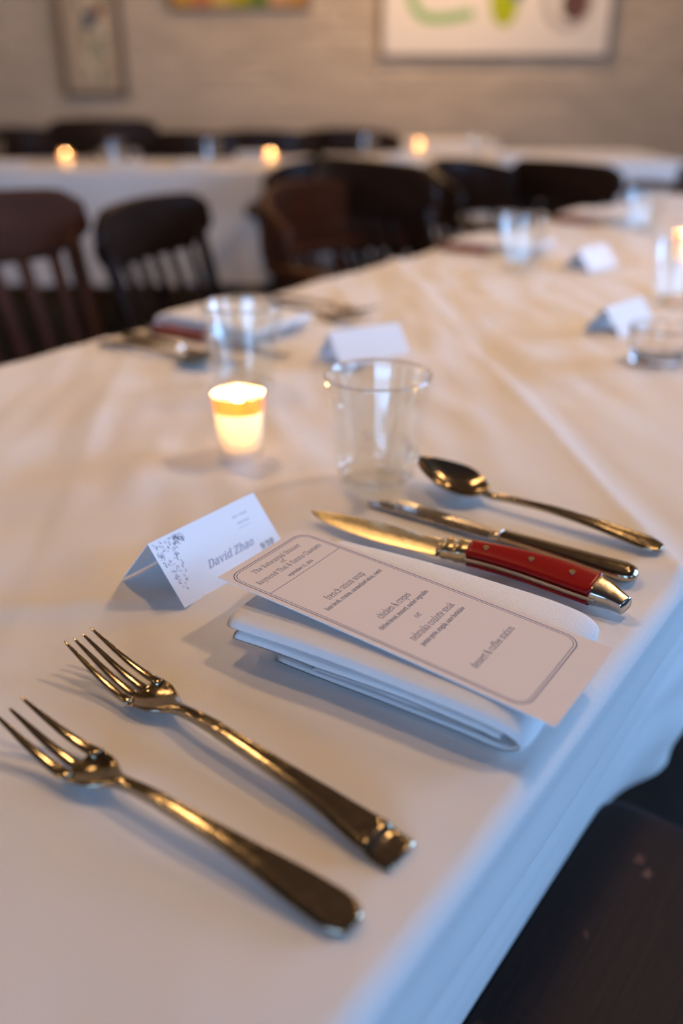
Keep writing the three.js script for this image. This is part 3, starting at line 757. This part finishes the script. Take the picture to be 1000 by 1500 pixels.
function makeCard(label, face, group) {
  const g = thing('place_card', label, 'place card', group);
  const L = 0.095, hgt = 0.0345, half = 0.0288, sl = Math.hypot(hgt, half), a = Math.atan2(half, hgt);
  for (const s of [1, -1]) {
    const p = new THREE.BoxGeometry(L, sl, 0.0005);
    p.translate(0, -sl / 2, 0).rotateX(-s * a).translate(0, hgt + 0.0002, 0);
    part('panel', p, s > 0 && face ? [M.paper, M.paper, M.paper, M.paper, M.cardFace, M.paper] : M.paper, g);
  }
  return g;
}
const card = makeCard('white folded place card with a handwritten name and a scrolled ornament in its corner', true);
place(card, 0.0632, 0.2545, THREE.MathUtils.degToRad(-1));
const card0 = makeCard('blank white back of a folded place card behind the front glass', false);
place(card0, 0.534, 0.455, THREE.MathUtils.degToRad(-24));
place(copy(card0, 'small white place card tilted beside the short glass near the right photo edge'), 0.85, 0.262, THREE.MathUtils.degToRad(-9));
place(copy(card0, 'white place card standing right of the tumbler at the far side of the table'), 1.235, 0.458, THREE.MathUtils.degToRad(-9));

// ---------------------------------------------------------------- glassware
function makeTumbler(label) {
  const F = 10, o = thing('tumbler', label, 'glass');
  const facet = (a, y, outer) => {
    const seg = 2 * Math.PI / F, d = ((a % seg) + seg) % seg - seg / 2, poly = Math.cos(Math.PI / F) / Math.cos(d);
    return mix(1, poly * 1.012, (outer ? 1 : 0.25) * smooth(0.004, 0.012, y) * (1 - smooth(0.05, 0.064, y)));
  };
  const out = [[0.0296, 0.0098, 1], [0.0309, 0.0102, 1]];
  for (let k = 1; k <= 16; k++) { const u = k / 16; out.push([0.0309 + 0.0091 * Math.pow(u, 0.9), 0.0102 + 0.0678 * u, 1]); }
  out.push([0.0406, 0.081, 1], [0.0412, 0.085, 1], [0.0414, 0.0885, 1], [0.0409, 0.0899, 1], [0.04, 0.0903, 1]);
  const inn = [[0.0391, 0.0899], [0.0387, 0.088]];
  for (let k = 0; k <= 14; k++) { const u = 1 - k / 14; inn.push([0.0258 + 0.0124 * Math.pow(u, 0.85), 0.0125 + 0.0735 * u]); }
  inn.push([0.0262, 0.0099], [0.0296, 0.0098]);
  part('wall', revolve([...out, ...inn], 120, facet), M.glass, o);
  part('rim', new THREE.TorusGeometry(0.0403, 0.0011, 10, 90).rotateX(Math.PI / 2).translate(0, 0.0905, 0), M.glassSolid, o);
  part('base', revolve([[0.0001, 0.0012, 1], [0.02, 0.001, 1], [0.0265, 0, 1], [0.0292, 0.0012, 1], [0.0302, 0.004, 1], [0.0306, 0.0075, 1], [0.0302, 0.0095, 1], [0.024, 0.0096], [0.018, 0.0088], [0.0001, 0.0084]], 120, facet), M.glass, o, 'thick clear glass base');
  return o;
}
const tumbler = makeTumbler('empty clear faceted tumbler in the middle, standing closest to the camera');
place(tumbler, 0.2385, 0.2375, 0, 0.0006);
for (const [s, t, label] of [
  [0.3604, 0.4857, 'clear tumbler standing right behind the lit candle in front'],
  [1.12, 0.539, 'clear tumbler at the far side of the table, left of a white place card'],
  [1.7164, 0.5311, 'small far tumbler with a bright blue white glint, near the right photo edge'],
  [1.03, 0.245, 'clear tumbler cut by the right photo edge, under the orange flame'],
]) place(copy(tumbler, label), s, t, 0, 0.0006);
const shortGlass = single('short_glass', revolve([[0.0001, 0.001, 1], [0.026, 0, 1], [0.029, 0.002, 1], [0.0325, 0.02, 1], [0.0345, 0.04, 1], [0.0342, 0.0415, 1], [0.0325, 0.0415], [0.0318, 0.039], [0.0295, 0.02], [0.026, 0.008], [0.0001, 0.007]], 64), M.glassSolid, 'low clear glass cup at the right photo edge, before the tilted place card', 'glass');
place(shortGlass, 0.722, 0.172, 0, 0.0006);

function makeCandle(label, lit = true) {
  const g = thing('votive_candle', label, 'candle');
  part('glass_holder', revolve([[0.0001, 0.0008, 1], [0.017, 0, 1], [0.0196, 0.001, 1], [0.0205, 0.004, 1], [0.0222, 0.02, 1], [0.0238, 0.04, 1], [0.0248, 0.056, 1], [0.0246, 0.0575, 1], [0.0232, 0.0575], [0.023, 0.056], [0.022, 0.04], [0.0204, 0.02], [0.0188, 0.007], [0.0001, 0.0062]], 64), M.glass, g);
  part('wax', revolve([[0.0001, 0.0068, 1], [0.0175, 0.0072, 1], [0.0196, 0.02, 1], [0.0208, 0.036, 1], [0.0212, 0.0415, 1], [0.0202, 0.042], [0.0188, 0.041], [0.0175, 0.034], [0.0162, 0.02], [0.0145, 0.0135], [0.0001, 0.012]], 48), M.wax, g);
  part('wax_residue', revolve([[0.0213, 0.0415, 1], [0.0217, 0.044, 1], [0.0223, 0.05, 1], [0.0228, 0.0555, 1], [0.0224, 0.0555], [0.0219, 0.05], [0.0213, 0.044], [0.0209, 0.0415], [0.0213, 0.0415]], 48), M.residue, g, 'thin amber wax film on the glass above the wax');
  part('wick', new THREE.CylinderGeometry(0.0007, 0.0009, 0.032, 8).translate(0, 0.0275, 0), M.wick, g);
  part('flame', revolve([[0.0001, 0.042, 1], [0.0024, 0.0433, 1], [0.0036, 0.0463, 1], [0.0037, 0.049, 1], [0.003, 0.053, 1], [0.0016, 0.0572, 1], [0.0001, 0.0605, 1]], 20), M.flame, g);
  const l = new THREE.PointLight(lin(1, 0.56, 0.2), CANDLE_CD);
  l.position.set(0, 0.052, 0); l.shadow.radius = 0.17; l.castShadow = true; l.name = 'candle_flame_light';
  g.add(l);
  return g;
}
const candle = makeCandle('lit white candle in a glass holder left of the middle tumbler, closest to the camera');
place(candle, 0.2218, 0.3673, 0, 0.0006);
place(copy(candle, 'lit candle at the right photo edge, its orange flame blurred to a disc'), 1.38, 0.34, 0, 0.0006);
for (const [x, z, label] of [
  [-1.09, -3.72, 'lit candle farthest to the left on the rear table, blurred to a yellow disc'],
  [-0.285, -3.78, 'lit candle on the rear table in the middle, blurred to a round yellow disc'],
  [0.37, -4.5, 'lit candle on the rear right table, blurred to a disc against the brick wall'],
]) { const c = copy(candle, label); c.position.set(x, TOP + 0.0015, z); }

// ---------------------------------------------------------------- the other place settings
const R180 = Math.PI;
place(copy(steak, 'red handled steak knife of the opposite setting, beyond the lit candle'), 0.468, 0.75, R180 + 0.06);
place(copy(spoon, 'spoon of the opposite setting, its bowl glinting left of the tumbler'), 0.39, 0.752, R180 + 0.03);
place(copy(butter, 'butter knife between the spoon and the red knife of the opposite setting'), 0.428, 0.752, R180);
place(copy(napkin, 'white folded napkin of the opposite setting, seen past the tumbler and the candle'), 0.55, 0.762, R180);
place(copy(dinner, 'larger fork of the opposite setting, left of a white place card'), 0.665, 0.752, R180 - 0.06);
place(copy(salad, 'smaller fork of the opposite setting, the farther one of its two'), 0.71, 0.752, R180 - 0.02);
place(copy(steak, 'red handled steak knife at the far table edge, left of a far tumbler'), 1.215, 0.755, R180 + 0.12);
place(copy(napkin, 'white folded napkin behind the far tumbler at the second far setting'), 1.32, 0.762, R180);
place(copy(steak, 'red handled steak knife farthest along the table, below the rightmost chairs'), 1.74, 0.755, R180 + 0.12);
place(copy(napkin, 'white folded napkin farthest along the table, left of the small far tumbler'), 1.85, 0.762, R180);
const rear = (o, x, z, a, y = TOP + 0.0015) => { o.position.set(x, y, z); o.rotation.y = a; };
[[-1.32, -3.72], [-0.86, -3.72], [-0.6, -3.78], [-0.98, -4.3], [-0.42, -4.3]].forEach(([x, z], i) => rear(copy(napkin, ['folded white napkin on the rear left table, left of its left candle', 'folded white napkin on the rear left table, right of its left candle', 'folded white napkin on the front rim of the rear left table, midway between its candles', 'folded white napkin on the rear left table, before the black square chair', 'folded white napkin on the rear left table, behind the middle candle'][i]), x, z + (i < 3 ? 0.05 : -0.1), i < 3 ? 0 : R180));
[[0.25, -4.12], [0.75, -4.12]].forEach(([x, z], i) => rear(copy(napkin, ['folded white napkin on the rear right table, left of its candle', 'folded white napkin on the rear right table, right of its candle'][i]), x, z, 0));
[[-0.93, -3.9], [-1.45, -3.95], [-0.55, -4.0], [0.12, -4.4], [0.62, -4.35]].forEach(([x, z], i) => rear(copy(tumbler, ['clear tumbler on the rear left table, just right of its left candle', 'clear tumbler on the rear left table, at the left photo edge', 'clear tumbler on the rear left table, left of the middle candle', 'clear tumbler on the rear right table, left of its candle', 'clear tumbler on the rear right table, right of its candle'][i]), x, z, 0));

renderer.render(scene, camera);
